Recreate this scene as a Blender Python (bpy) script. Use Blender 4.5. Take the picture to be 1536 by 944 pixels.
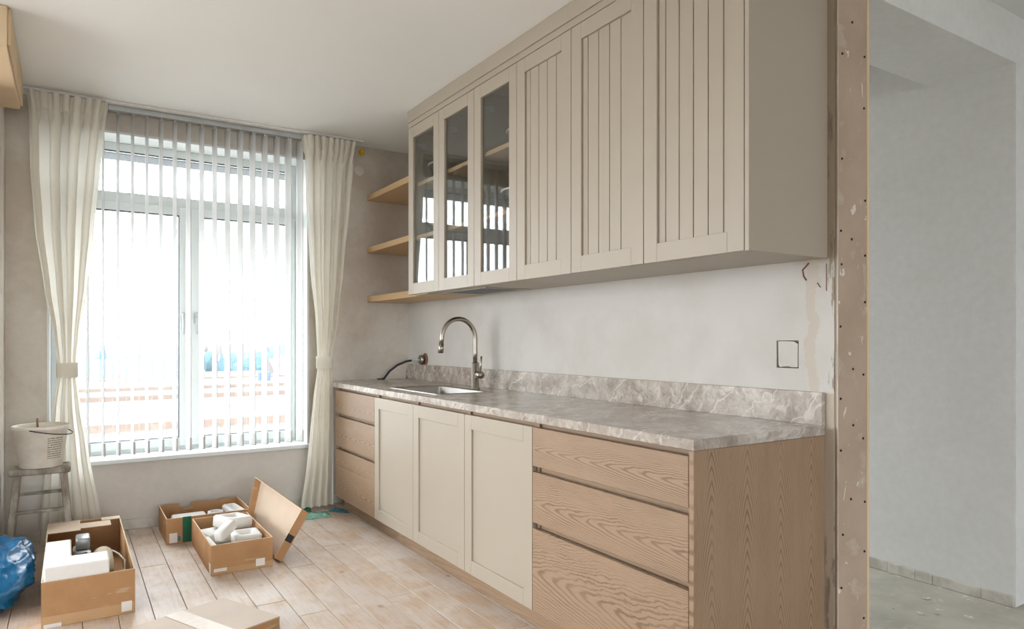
import bpy, bmesh, math, random
from mathutils import Vector, Matrix, noise as mnoise
random.seed(7)
scene = bpy.context.scene
for o in list(bpy.data.objects): bpy.data.objects.remove(o, do_unlink=True)
COL = scene.collection
PI = math.pi

# ------------------------------------------------------------------ camera
FPX, YAW, HORIZON, EYE = 1043.7, 0.5677, 509.82, 1.19
cam = bpy.data.cameras.new('camera'); camo = bpy.data.objects.new('camera', cam); COL.objects.link(camo)
cam.sensor_width = 36.0; cam.lens = FPX * 36.0 / 1536.0
cam.shift_y = (HORIZON - 472.0) / 1536.0
cam.clip_start = 0.05; cam.clip_end = 1500
camo.location = (0, 0, EYE); camo.rotation_euler = (PI / 2, 0, -YAW)
scene.camera = camo

# ------------------------------------------------------------------ light
w = bpy.data.worlds.new('overcast_sky'); scene.world = w; w.use_nodes = True
wn = w.node_tree.nodes; bg = wn['Background']
bg.inputs['Color'].default_value = (0.91, 0.955, 1.0, 1); bg.inputs['Strength'].default_value = 1.0
def portal(name, loc, rot, sx, sy):
    l = bpy.data.lights.new(name, 'AREA'); l.shape = 'RECTANGLE'; l.size = sx; l.size_y = sy
    l.cycles.is_portal = True
    o = bpy.data.objects.new(name, l); COL.objects.link(o); o.location = loc; o.rotation_euler = rot
portal('window_portal', (0.67, 5.32, 1.46), (-PI / 2, 0, 0), 1.6, 2.05)
portal('living_window_offscreen', (-1.8, 5.32, 1.4), (-PI / 2, 0, 0), 1.8, 2.1)
portal('rear_window_offscreen', (.6, -6.17, 1.38), (PI / 2, 0, 0), 3.4, 2.2)
portal('west_window_offscreen', (-3.02, 3.4, 1.35), (0, -PI / 2, 0), 2.2, 2.7)
vs = scene.view_settings
vs.view_transform = 'Standard'; vs.look = 'None'; vs.gamma = 1.0; vs.use_curve_mapping = False
vs.exposure = 3.65

# ------------------------------------------------------------------ mesh helpers
WM = {}
class MB:
    def __init__(s): s.bm = bmesh.new(); s.sm = False
    def _add(s, verts, faces, M=None, smooth=False):
        vs_ = [s.bm.verts.new(M @ Vector(v) if M else Vector(v)) for v in verts]
        for f in faces:
            try:
                fc = s.bm.faces.new([vs_[i] for i in f]); fc.smooth = smooth
            except ValueError: pass
        return vs_
    def box(s, x0, x1, y0, y1, z0, z1, bev=0.0, M=None):
        if x0 > x1: x0, x1 = x1, x0
        if y0 > y1: y0, y1 = y1, y0
        if z0 > z1: z0, z1 = z1, z0
        V = [(x, y, z) for x in (x0, x1) for y in (y0, y1) for z in (z0, z1)]
        Fc = [(0,1,3,2),(4,6,7,5),(0,4,5,1),(2,3,7,6),(0,2,6,4),(1,5,7,3)]
        if bev <= 0: s._add(V, Fc, M); return s
        t = bmesh.new(); tv = [t.verts.new(v) for v in V]
        for f in Fc: t.faces.new([tv[i] for i in f])
        bmesh.ops.bevel(t, geom=t.edges[:], offset=min(bev, .45*min(x1-x0, y1-y0, z1-z0)), segments=2 if bev > .004 else 1, profile=.5, affect='EDGES')
        t.verts.index_update()
        s._add([tuple(v.co) for v in t.verts], [[v.index for v in f.verts] for f in t.faces], M, bev > .004); t.free(); return s
    def lathe(s, prof, c=(0,0,0), n=32, M=None, cap=True):
        V, Fc = [], []
        for r, z in prof:
            for k in range(n):
                a = 2*PI*k/n; V.append((c[0]+r*math.cos(a), c[1]+r*math.sin(a), c[2]+z))
        m = len(prof)
        for i in range(m-1):
            for k in range(n):
                k2 = (k+1) % n; Fc.append((i*n+k, i*n+k2, (i+1)*n+k2, (i+1)*n+k))
        if cap:
            if prof[0][0] > 1e-6: Fc.append(tuple(range(n-1, -1, -1)))
            if prof[-1][0] > 1e-6: Fc.append(tuple((m-1)*n+k for k in range(n)))
        s._add(V, Fc, M, True); return s
    def tube(s, pts, r, n=10, rs=None, cap=True):
        pts = [Vector(p) for p in pts]; V, Fc = [], []
        t0 = (pts[1]-pts[0]).normalized(); up = Vector((0,0,1)) if abs(t0.z) < .9 else Vector((1,0,0))
        nrm = t0.cross(up).normalized()
        for i, p in enumerate(pts):
            t = (pts[min(i+1, len(pts)-1)] - pts[max(i-1, 0)]).normalized()
            nrm = (nrm - t*nrm.dot(t)).normalized(); b = t.cross(nrm)
            rr = rs[i] if rs else r
            for k in range(n):
                a = 2*PI*k/n; V.append(tuple(p + (nrm*math.cos(a)+b*math.sin(a))*rr))
        for i in range(len(pts)-1):
            for k in range(n):
                k2 = (k+1) % n; Fc.append((i*n+k, i*n+k2, (i+1)*n+k2, (i+1)*n+k))
        if cap: Fc.append(tuple(range(n-1, -1, -1))); Fc.append(tuple((len(pts)-1)*n+k for k in range(n)))
        s._add(V, Fc, None, True); return s
    def cyl(s, p0, p1, r, n=20, r1=None): return s.tube([p0, p1], r, n, [r, r if r1 is None else r1])
    def bar(s, p0, p1, wx, wy, bev=.003):
        p0, p1 = Vector(p0), Vector(p1); d = p1-p0; L = d.length; z = d.normalized()
        x = Vector((1,0,0)) if abs(z.x) < .9 else Vector((0,1,0)); x = (x - z*x.dot(z)).normalized(); y = z.cross(x)
        M = Matrix.Translation(p0) @ Matrix((x, y, z)).transposed().to_4x4()
        return s.box(-wx/2, wx/2, -wy/2, wy/2, 0, L, bev, M)
    def prism(s, poly, z0, z1, M=None):
        n = len(poly); V = [(x, y, z0) for x, y in poly] + [(x, y, z1) for x, y in poly]
        Fc = [tuple(range(n-1, -1, -1)), tuple(range(n, 2*n))] + [(i, (i+1) % n, n+(i+1) % n, n+i) for i in range(n)]
        s._add(V, Fc, M); return s
    def grid(s, rows, smooth=True, closed=False):
        n = len(rows[0]); V = [p for r in rows for p in r]; Fc = []
        for i in range(len(rows)-1):
            for k in range(n if closed else n-1):
                k2 = (k+1) % n; Fc.append((i*n+k, i*n+k2, (i+1)*n+k2, (i+1)*n+k))
        s._add(V, Fc, None, smooth); return s
    def build(s, name, m, parent=None, **tagkw):
        bmesh.ops.recalc_face_normals(s.bm, faces=s.bm.faces[:])
        me = bpy.data.meshes.new(name); s.bm.to_mesh(me); s.bm.free()
        me.materials.append(m)
        o = bpy.data.objects.new(name, me); COL.objects.link(o)
        if parent is not None:
            M = WM.get(parent.name, Matrix()); me.transform(M.inverted()); o.parent = parent; WM[o.name] = M
        if tagkw: tag(o, **tagkw)
        return o
def rebase(o, loc):
    """origin of a single-mesh thing moved to its base"""
    o.data.transform(Matrix.Translation(-Vector(loc))); o.location = loc; WM[o.name] = Matrix.Translation(Vector(loc)); return o
def tag(o, label=None, cat=None, group=None, kind=None):
    if label: o['label'] = label
    if cat: o['category'] = cat
    if group: o['group'] = group
    if kind: o['kind'] = kind
    return o
def thing(name, label, cat, loc=(0,0,0), rz=0.0, group=None):
    o = bpy.data.objects.new(name, None); COL.objects.link(o); o.empty_display_size = .05
    o.location = loc; o.rotation_euler = (0, 0, rz); tag(o, label, cat, group)
    WM[o.name] = Matrix.Translation(Vector(loc)) @ Matrix.Rotation(rz, 4, 'Z'); return o
def bx(name, m, parent, x0, x1, y0, y1, z0, z1, bev=.0015, **k):
    return MB().box(x0, x1, y0, y1, z0, z1, bev).build(name, m, parent, **k)

# ------------------------------------------------------------------ material helpers
def srgb(r, g, b):
    f = lambda c: (c/255/12.92) if c/255 <= .04045 else ((c/255+.055)/1.055)**2.4
    return (f(r), f(g), f(b), 1)
class NT:
    def __init__(s, name):
        s.m = bpy.data.materials.new(name); s.m.use_nodes = True; s.t = s.m.node_tree
        s.b = s.t.nodes['Principled BSDF']; s.out = s.t.nodes['Material Output']; s.tc = None
    def n(s, ty, **kw):
        nd = s.t.nodes.new(ty)
        for k, v in kw.items(): setattr(nd, k, v)
        return nd
    def link(s, a, b): s.t.links.new(a, b)
    def put(s, sock, v):
        if hasattr(v, 'is_linked') or isinstance(v, bpy.types.NodeSocket): s.link(v, sock)
        else: sock.default_value = v
    def coord(s, k='Object'):
        if s.tc is None: s.tc = s.n('ShaderNodeTexCoord')
        return s.tc.outputs[k]
    def pos(s): return s.n('ShaderNodeNewGeometry').outputs['Position']
    def rnd(s): return s.n('ShaderNodeObjectInfo').outputs['Random']
    def math(s, op, a, b=0.0, c=None):
        nd = s.n('ShaderNodeMath', operation=op); s.put(nd.inputs[0], a); s.put(nd.inputs[1], b)
        if c is not None: s.put(nd.inputs[2], c)
        return nd.outputs[0]
    def vmath(s, op, a, b):
        nd = s.n('ShaderNodeVectorMath', operation=op); s.put(nd.inputs[0], a); s.put(nd.inputs[1], b); return nd.outputs[0]
    def xyz(s, v):
        nd = s.n('ShaderNodeSeparateXYZ'); s.link(v, nd.inputs[0]); return nd.outputs
    def comb(s, x, y, z):
        nd = s.n('ShaderNodeCombineXYZ')
        for i, q in enumerate((x, y, z)): s.put(nd.inputs[i], q)
        return nd.outputs[0]
    def noise(s, v, scale=5.0, detail=4.0, rough=.55, dist=0.0):
        nd = s.n('ShaderNodeTexNoise'); s.put(nd.inputs['Vector'], v); nd.inputs['Scale'].default_value = scale
        nd.inputs['Detail'].default_value = detail; nd.inputs['Roughness'].default_value = rough; nd.inputs['Distortion'].default_value = dist
        return nd.outputs['Fac']
    def voro(s, v, scale=5.0, feature='F1', rnd_=1.0):
        nd = s.n('ShaderNodeTexVoronoi', feature=feature); s.put(nd.inputs['Vector'], v); nd.inputs['Scale'].default_value = scale
        nd.inputs['Randomness'].default_value = rnd_
        return nd.outputs['Distance']
    def ramp(s, f, stops, interp='LINEAR'):
        nd = s.n('ShaderNodeValToRGB'); nd.color_ramp.interpolation = interp; e = nd.color_ramp.elements
        while len(e) < len(stops): e.new(.5)
        for q, (p, c) in zip(e, stops): q.position = p; q.color = c if len(c) == 4 else (*c, 1)
        s.put(nd.inputs[0], f); return nd.outputs[0]
    def mask(s, f, a, b):
        nd = s.n('ShaderNodeMapRange'); s.put(nd.inputs[0], f); nd.inputs[1].default_value = a; nd.inputs[2].default_value = b
        nd.clamp = True; return nd.outputs[0]
    def mix(s, f, a, b, mode='MIX'):
        nd = s.n('ShaderNodeMix', data_type='RGBA', blend_type=mode); s.put(nd.inputs[0], f); s.put(nd.inputs[6], a); s.put(nd.inputs[7], b)
        return nd.outputs[2]
    def bump(s, h, strength=.2, dist=.01):
        nd = s.n('ShaderNodeBump'); nd.inputs['Strength'].default_value = strength; nd.inputs['Distance'].default_value = dist
        s.link(h, nd.inputs['Height']); s.link(nd.outputs[0], s.b.inputs['Normal'])
    def fin(s, col=None, rough=.6, metal=0.0, spec=.5):
        if col is not None: s.put(s.b.inputs['Base Color'], col)
        s.put(s.b.inputs['Roughness'], rough); s.b.inputs['Metallic'].default_value = metal
        s.b.inputs['Specular IOR Level'].default_value = spec
        return s.m
def plain(name, c, rough=.6, metal=0, spec=.5, var=.06, scale=8):
    t = NT(name); f = t.noise(t.coord(), scale, 4)
    c2 = tuple(q*(1-var*2) for q in c[:3])+(1,); c1 = tuple(min(1, q*(1+var)) for q in c[:3])+(1,)
    return t.fin(t.ramp(f, [(.25, c2), (.75, c1)]), rough, metal, spec)
WHITE = (1,1,1,1)
def plaster(name, base, patch, amount=.5, streak=(215,212,205), bump=.25, scale=2.2):
    t = NT(name); p = t.pos()
    n1 = t.noise(p, scale, 6, .62, .3); n2 = t.noise(p, scale*.45, 5, .6); n3 = t.noise(p, 26, 5, .65)
    m = t.mask(n1, amount-.06, amount+.08)
    c = t.mix(m, srgb(*base), srgb(*patch))
    c = t.mix(t.math('MULTIPLY', t.mask(n2, .60, .66), .55), c, srgb(*streak))
    if name == 'raw_plaster': c = t.mix(t.math('MULTIPLY', t.mask(t.xyz(p)[2], .43, .40), .75), c, srgb(220,215,208))
    c = t.mix(t.math('MULTIPLY', t.mask(n3, .3, .75), .10), c, srgb(120, 112, 104))
    t.bump(n3, bump, .006)
    return t.fin(c, .88, 0, .25)

def oak(name, mode='h', tone=0, freq=72, contrast=1.0):
    t = NT(name); ob = t.xyz(t.coord()); ge = t.xyz(t.coord('Generated')); r = t.rnd()
    if mode == 'h':
        across = t.math('MULTIPLY', t.math('ADD', ge[2], t.math('ADD', -.62, t.math('MULTIPLY', r, .3))), .24)
        along = t.math('ADD', ob[1], t.math('MULTIPLY', r, .35)); fine = (220, 5, 220); gz = ob[2]
    elif mode == 'v':
        tx = t.math('DIVIDE', ob[0], .165); fl = t.math('FLOOR', tx)
        across = t.math('MULTIPLY', t.math('SUBTRACT', t.math('SUBTRACT', tx, fl), .5), .165)
        along = t.math('ADD', ob[2], t.math('MULTIPLY', t.math('FRACT', t.math('MULTIPLY', fl, .377)), .4)); fine = (220, 220, 5); gz = ob[0]
    else:  # shelf, grain along y
        across = t.math('ADD', t.math('MULTIPLY', ob[0], .7), t.math('MULTIPLY', ob[2], 1.3)); along = t.math('ADD', ob[1], r); fine = (160, 5, 160); gz = ob[0]
    wob = t.noise(t.vmath('ADD', t.vmath('MULTIPLY', t.coord(), (11,4.5,11) if mode != 'v' else (9,9,3.0)), t.comb(0, t.math('MULTIPLY', r, 40), 0)), 1.0, 4, .6)
    wv = t.math('SUBTRACT', wob, .5)
    if mode == 's':
        h = t.math('ADD', t.math('MULTIPLY', along, .055), t.math('ADD', .004, t.math('MULTIPLY', wv, .035)))
        rings = t.math('MULTIPLY', t.math('SQRT', t.math('ADD', t.math('POWER', across, 2), t.math('POWER', h, 2))), freq)
    else:
        KT, KF, EPS, KQ, WA, WP = (22, 66, .007, 650, .010, 1.1) if mode == 'v' else (11, 56, .010, 420, .040, 1.6)
        ua = t.math('ADD', across, t.math('MULTIPLY', wv, WA)); u2 = t.math('POWER', ua, 2)
        rings = t.math('ADD', t.math('ADD', t.math('MULTIPLY', along, KT), t.math('MULTIPLY', t.math('SQRT', t.math('ADD', u2, EPS*EPS)), KF)), t.math('ADD', t.math('MULTIPLY', u2, KQ), t.math('MULTIPLY', wv, WP)))
    ph = t.math('SINE', t.math('MULTIPLY', rings, 2*PI))
    fn = t.noise(t.vmath('MULTIPLY', t.coord(), fine), 1.0, 3, .6)
    pores = t.noise(t.vmath('MULTIPLY', t.coord(), tuple(q*3 if q > 50 else q*3 for q in fine)), 1.0, 2, .6)
    if tone == 0: A, B, D = srgb(167,142,117), srgb(152,125,100), srgb(104,76,54)
    else: A, B, D = srgb(208,178,138), srgb(196,163,120), srgb(168,130,88)
    line = t.math('MULTIPLY', t.mask(ph, .0, .98), t.math('ADD', .35, t.math('MULTIPLY', t.mask(t.noise(t.vmath('MULTIPLY', t.coord(), (14,3,14) if mode != 'v' else (14,14,3)), 1.0, 2), .35, .65), .75)))
    c = t.mix(t.math('MULTIPLY', fn, .8), A, B)
    c = t.mix(t.math('MULTIPLY', line, .62*contrast), c, D)
    c = t.mix(t.math('MULTIPLY', t.mask(pores, .56, .70), .35*contrast), c, D)
    t.bump(pores, .06, .003)
    return t.fin(c, .48, 0, .35)

def glassmat(name, tint=(1,1,1,1), rough=0.0, ior=1.5, extra=0.0):
    t = NT(name); t.t.nodes.remove(t.b)
    tr = t.n('ShaderNodeBsdfTransparent'); tr.inputs[0].default_value = tint
    gl = t.n('ShaderNodeBsdfGlossy'); gl.inputs['Roughness'].default_value = rough
    ge = t.n('ShaderNodeNewGeometry'); dt = t.n('ShaderNodeVectorMath', operation='DOT_PRODUCT'); t.link(ge.outputs['Normal'], dt.inputs[0]); t.link(ge.outputs['Incoming'], dt.inputs[1])
    fz = t.math('ADD', t.math('MULTIPLY', t.math('POWER', t.math('SUBTRACT', 1.0, t.math('ABSOLUTE', dt.outputs['Value'])), 5.0), .95), .045)
    mx = t.n('ShaderNodeMixShader')
    t.link(t.math('ADD', fz, extra), mx.inputs[0]); t.link(tr.outputs[0], mx.inputs[1]); t.link(gl.outputs[0], mx.inputs[2]); t.link(mx.outputs[0], t.out.inputs[0])
    return t.m

# ------------------------------------------------------------------ materials
M = {}
M['ceil'] = plain('ceiling_paint', srgb(243,243,240), .9, 0, .2, .008, 1.5)
M['white_wall'] = plaster('hall_plaster', (228,228,226), (225,225,222), .55, (232,231,228), .05)
M['raw_wall'] = plaster('raw_plaster', (205,193,179), (216,208,197), .5, (226,221,212), .3)
t = NT('kitchen_wall_plaster'); p = t.pos(); xyz = t.xyz(p)
n1 = t.noise(p, 2.0, 6, .6); n2 = t.noise(p, 18, 5, .65)
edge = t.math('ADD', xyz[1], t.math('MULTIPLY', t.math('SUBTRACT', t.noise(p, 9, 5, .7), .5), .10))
c = t.mix(t.mask(n1, .42, .62), srgb(209,206,201), srgb(200,196,189))
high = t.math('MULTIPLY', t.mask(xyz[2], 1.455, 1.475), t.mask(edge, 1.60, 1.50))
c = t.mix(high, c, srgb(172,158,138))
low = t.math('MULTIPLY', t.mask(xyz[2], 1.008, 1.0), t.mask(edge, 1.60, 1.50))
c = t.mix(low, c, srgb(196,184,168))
stain = t.mask(t.noise(t.vmath('MULTIPLY', p, (1, 14, 2.2)), 1.4, 5, .7), .55, .6)
c = t.mix(t.math('MULTIPLY', stain, t.math('MULTIPLY', t.mask(xyz[1], 1.47, 1.45), .8)), c, srgb(140,126,108))
strip = t.math('MULTIPLY', t.mask(edge, 1.53, 1.525), t.mask(edge, 1.485, 1.49))
c = t.mix(t.math('MULTIPLY', strip, .6), c, srgb(196,184,168))
t.bump(n2, .15, .005); M['kitchen_wall'] = t.fin(c, .85, 0, .25)
t = NT('plasterboard'); p = t.pos(); n1 = t.noise(p, 3.5, 5, .6); n2 = t.noise(t.vmath('MULTIPLY', p, (1,1,.45)), 24, 3, .55, .6)
c = t.mix(t.mask(n1, .4, .65), srgb(186,166,148), srgb(174,153,135)); c = t.mix(t.mask(n2, .665, .69), c, srgb(222,216,206))
c = t.mix(t.math('MULTIPLY', t.mask(t.noise(p, 7, 4), .58, .66), .5), c, srgb(206,196,182)); t.bump(n2, .1, .003); M['board'] = t.fin(c, .9, 0, .2)
t = NT('concrete_screed'); p = t.pos(); n1 = t.noise(p, 4, 6, .65); n2 = t.noise(p, 30, 4, .6); n3 = t.noise(p, 9, 5, .7)
c = t.mix(t.mask(n1, .35, .7), srgb(202,198,186), srgb(178,176,164)); c = t.mix(t.mask(n3, .6, .66), c, srgb(224,222,214)); c = t.mix(t.mask(n2, .68, .72), c, srgb(128,116,104))
t.bump(n1, .3, .01); M['screed'] = t.fin(c, .9, 0, .2)
M['skirt'] = plaster('dusty_skirting', (214,210,201), (192,186,176), .5, (228,226,220), .5, 7)
M['render'] = plain('exterior_render', srgb(122,126,130), .9, 0, .2, .12, 60)
M['frame'] = plain('window_upvc', srgb(224,228,226), .35, 0, .5, .01)
M['gasket'] = plain('rubber_gasket', srgb(58,62,68), .6)
M['glass'] = glassmat('window_glass', (.97,.985,.985,1))
M['cabglass'] = glassmat('cabinet_glass', (.90,.91,.90,1), .015, 1.52, .05)
M['bowlglass'] = glassmat('bowl_glass', (.93,.95,.95,1), .02, 1.45, .04)
M['cream'] = plain('cream_lacquer', srgb(174,163,147), .42, 0, .45, .01, 3)
M['cabinside'] = plain('cabinet_lining', srgb(184,176,160), .6, 0, .3, .01)
M['oak_h'] = oak('oak_drawer', 'h'); M['oak_v'] = oak('oak_end_panel', 'v'); M['oak_s'] = oak('oak_shelf', 's', 1, 60, .8)
M['oak_plain'] = oak('oak_channel', 's', 0, 60, .5)
t = NT('grey_marble'); p = t.pos(); wp = t.vmath('ADD', p, t.vmath('MULTIPLY', t.comb(t.noise(p, 5, 4), t.noise(t.vmath('ADD', p, (3,1,2)), 5, 4), t.noise(t.vmath('ADD', p, (7,4,1)), 5, 4)), (.16,.16,.16)))
n1 = t.noise(wp, 10, 8, .68); n2 = t.noise(t.vmath('ADD', wp, (5,2,8)), 42, 5, .7, .5); n4 = t.noise(t.vmath('ADD', wp, (2,6,3)), 26, 4, .65, .8)
c = t.ramp(n1, [(.32, srgb(138,126,116)), (.45, srgb(166,154,143)), (.56, srgb(182,172,161)), (.70, srgb(206,199,190))])
c = t.mix(t.math('MULTIPLY', t.mask(n2, .54, .66), .5), c, srgb(112,97,87))
c = t.mix(t.math('MULTIPLY', t.mask(n4, .54, .66), .55), c, srgb(214,207,198))
q3 = t.xyz(wp); va = t.math('ADD', q3[1], t.math('SUBTRACT', t.math('MULTIPLY', q3[2], .9), t.math('MULTIPLY', q3[0], .5))); vb = t.math('SUBTRACT', q3[1], q3[2])
v1 = t.math('ABSOLUTE', t.math('SUBTRACT', t.noise(t.comb(t.math('MULTIPLY', va, 4.2), t.math('MULTIPLY', vb, .9), q3[0]), 1.0, 3, .5), .5))
c = t.mix(t.math('MULTIPLY', t.mask(v1, .010, .001), .5), c, srgb(228,224,218))
M['marble'] = t.fin(c, .22, 0, .5)
t = NT('washed_pine_plank'); ob = t.vmath('ADD', t.coord(), t.vmath('MULTIPLY', t.comb(t.rnd(), t.rnd(), t.rnd()), (31, 57, 13)))
warp = t.vmath('ADD', t.vmath('MULTIPLY', ob, (1, .11, 1)), t.vmath('MULTIPLY', t.comb(t.noise(t.vmath('MULTIPLY', ob, (5,1.2,5)), 1, 3), 0, 0), (.06,0,0)))
g1 = t.noise(warp, 62, 4, .6); g2 = t.noise(t.vmath('MULTIPLY', ob, (150,6,150)), 1, 3, .6); ww = t.noise(ob, 5, 5, .6, .4)
k = t.voro(t.vmath('MULTIPLY', ob, (1,.62,1)), 4.6)
c = t.mix(t.mask(g1, .35, .7), srgb(210,189,166), srgb(184,155,130))
c = t.mix(t.math('MULTIPLY', t.mask(ww, .38, .60), .75), c, srgb(216,208,202))
c = t.mix(t.math('MULTIPLY', t.mask(g2, .5, .75), .22), c, srgb(150,116,90))
c = t.mix(t.math('MULTIPLY', t.mask(k, .085, .03), .6), c, srgb(120,92,76))
c = t.mix(t.math('MULTIPLY', t.rnd(), .18), c, srgb(180,146,118))
t.bump(g1, .08, .003); M['plank'] = t.fin(c, t.math('ADD', .34, t.math('MULTIPLY', ww, .25)), 0, .45)
M['subfloor'] = plain('subfloor_board', srgb(120,98,78), .9)
def fabric(name, c, tl=.35):
    t = NT(name); n_ = t.noise(t.vmath('MULTIPLY', t.coord(), (900,900,260)), 1, 2); col = t.mix(t.math('MULTIPLY', n_, .25), c, tuple(q*.82 for q in c[:3])+(1,))
    t.fin(col, .75, 0, .2); t.b.inputs['Sheen Weight'].default_value = .25
    tr = t.n('ShaderNodeBsdfTranslucent'); t.link(col, tr.inputs[0]); mx = t.n('ShaderNodeMixShader'); mx.inputs[0].default_value = tl
    t.link(t.b.outputs[0], mx.inputs[1]); t.link(tr.outputs[0], mx.inputs[2]); t.link(mx.outputs[0], t.out.inputs[0]); return t.m
M['curtain'] = fabric('cream_curtain_cloth', srgb(247,243,233), .48); M['slat'] = fabric('blind_slat_cloth', srgb(226,225,223), .10)
M['alu'] = plain('grey_aluminium', srgb(196,198,198), .4, .6); M['white_plastic'] = plain('white_plastic', srgb(232,230,225), .4)
t = NT('brushed_steel'); n_ = t.noise(t.vmath('MULTIPLY', t.coord(), (40,40,400)), 1, 2); M['steel'] = t.fin(t.mix(n_, srgb(176,168,156), srgb(150,142,132)), .30, 1.0)
M['sinksteel'] = plain('sink_steel', srgb(178,174,168), .34, 1.0, .5, .04)
M['dark'] = plain('black_rubber', srgb(28,28,32), .5); M['hoodglass'] = plain('hood_dark_filter', srgb(44,42,40), .4, .3)
M['screw'] = plain('screw_head', srgb(44,40,38), .5, .5)
M['hole'] = plain('wall_gap_brown', srgb(128,94,74), .9)  # brown gap colour; on the outlet disc it stands in for shade
t = NT('cardboard'); p = t.coord(); n1 = t.noise(p, 9, 5, .6); n2 = t.noise(t.vmath('MULTIPLY', p, (260,260,30)), 1, 2)
c = t.mix(t.mask(n1, .3, .75), srgb(192,150,108), srgb(174,132,92)); c = t.mix(t.math('MULTIPLY', n2, .2), c, srgb(150,112,76)); c = t.mix(t.math('MULTIPLY', t.mask(t.noise(t.vmath('MULTIPLY', p, (6,6,30)), 1, 4), .64, .68), .4), c, srgb(214,196,172))
t.bump(n2, .05, .002); M['card'] = t.fin(c, .8, 0, .25)
M['card_pale'] = plain('cardboard_pale_side', srgb(218,198,176), .8, 0, .25, .03); M['card_edge'] = plain('cardboard_cut_edge', srgb(222,202,176), .85, 0, .2, .04)
M['card_top'] = plain('carton_printed_top', srgb(190,171,152), .55, 0, .4, .05, 5)
M['tape_green'] = plain('green_tape', srgb(10,92,62), .3, 0, .5); M['tape_clear'] = plain('clear_parcel_tape', srgb(196,158,116), .15, 0, .6, .03)
M['sticker'] = plain('white_sticker', srgb(232,228,222), .6, 0, .3, .03); M['tape_black'] = plain('black_tape', srgb(30,28,28), .5)
M['foam'] = plain('white_foam', srgb(238,236,232), .85, 0, .2, .02, 120)
M['roll'] = plain('beige_roll_cloth', srgb(206,192,168), .8); M['grey_metal'] = plain('grey_device_shell', srgb(150,150,150), .35, .3); M['greymid'] = plain('grey_bracket', srgb(104,104,106), .4, .3)
M['bluebag'] = None
t = NT('blue_plastic_film'); n1 = t.noise(t.coord(), 9, 3, .5, 1.5); t.bump(n1, .3, .02); t.fin(t.mix(n1, srgb(0,92,146), srgb(4,116,172)), .16, 0, .6); t.b.inputs['Transmission Weight'].default_value = .08; M['bluebag'] = t.m
t = NT('teal_plastic_film'); n1 = t.noise(t.coord(), 22, 5, .6); t.bump(n1, .5, .01); M['teal'] = t.fin(t.mix(t.mask(n1, .4, .6), srgb(150,196,180), srgb(96,168,146)), .25, 0, .5)
t = NT('green_plastic_film'); M['green'] = t.fin(srgb(20,110,84), .3); t = NT('petrol_plastic_film'); M['petrol'] = t.fin(srgb(48,120,138), .3)
M['pine'] = plain('pine_beam', srgb(222,198,164), .7, 0, .3, .04, 4)
t = NT('painted_stool_wood'); n1 = t.noise(t.vmath('MULTIPLY', t.coord(), (12,12,5)), 1, 6, .65); M['stool'] = t.fin(t.ramp(n1, [(.35, srgb(122,110,95)), (.5, srgb(158,150,137)), (.64, srgb(196,190,178))]), .7, 0, .3)
t = NT('dirty_white_bucket'); p = t.xyz(t.coord()); ang = t.math('ARCTAN2', p[1], p[0])
n1 = t.noise(t.coord(), 16, 5, .6); n2 = t.noise(t.vmath('MULTIPLY', t.coord(), (30,30,14)), 1, 3)
c = t.mix(t.mask(n1, .4, .7), srgb(247,241,229), srgb(234,226,211)); c = t.mix(t.math('MULTIPLY', t.mask(n2, .70, .73), .8), c, srgb(110,92,76))
lines = t.math('GREATER_THAN', t.math('SINE', t.math('MULTIPLY', p[2], 520)), .15)
inz = t.math('MULTIPLY', t.math('GREATER_THAN', p[2], .05), t.math('LESS_THAN', p[2], .165)); ina = t.math('MULTIPLY', t.math('GREATER_THAN', ang, -1.28), t.math('LESS_THAN', ang, -.55))
word = t.math('GREATER_THAN', t.noise(t.comb(t.math('MULTIPLY', ang, 26), t.math('FLOOR', t.math('MULTIPLY', p[2], 82.8)), 0), 1.0, 1), .46)
c = t.mix(t.math('MULTIPLY', t.math('MULTIPLY', lines, word), t.math('MULTIPLY', inz, t.math('MULTIPLY', ina, .8))), c, srgb(60,56,54)); M['bucket'] = t.fin(c, .45, 0, .4)
M['plate'] = plain('painted_plate', srgb(222,214,204), .6, 0, .3, .02); M['yellow'] = plain('yellow_cap', srgb(226,186,20), .5); M['ceramic'] = plain('white_ceramic', srgb(238,236,232), .15, 0, .6, .01)
M['brownstick'] = plain('brown_stick', srgb(150,112,80), .7)
M['housewall'] = plain('far_house_wall', srgb(146,142,138), .9); M['roof1'] = plain('far_roof_tile', srgb(86,80,80), .9); M['roof2'] = plain('far_roof_slate', srgb(70,86,104), .9)
M['tree'] = plain('far_tree_leaves', srgb(58,80,88), .9); M['ground'] = plain('far_ground', srgb(188,186,181), .95); M['parapet'] = plain('roof_parapet', srgb(104,90,82), .9)

# ================================================================== SETTING
CZ = 2.632; YW = 4.98; XK = 2.2237; XL = -.308
ST = dict(kind='structure')
floor = MB().box(-4.7, 2.32, -6, YW+.02, -.12, -.014).build('floor', M['subfloor'], label='whitewashed pine plank floor of the kitchen', **ST)
PW = .1312; x = .313 - 14*PW
while x < 1.80:
    y = .1 - random.uniform(0, .9)
    while y < YW-.02:
        L = random.choice((.78, .95, 1.1, 1.28)); y1 = min(y+L, YW-.004)
        if y1 > .1 and not (x < XL and y1 > 4.25):
            MB().box(x+.0012, x+PW-.0012, y+.0012, y1-.0012, -.0139, random.uniform(-.0012, 0), .0014).build('plank', M['plank'], floor)
        y = y1
    x += PW
bx('floor_hall', M['screed'], None, 2.32, 6, -6, YW, -.12, 0, 0, label='dusty bare screed floor beyond the stripped wall end', **ST)
bx('ceiling', M['ceil'], None, -4.7, 6, -6, YW+.3, CZ, CZ+.15, 0, label='plain white painted ceiling', **ST)

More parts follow.
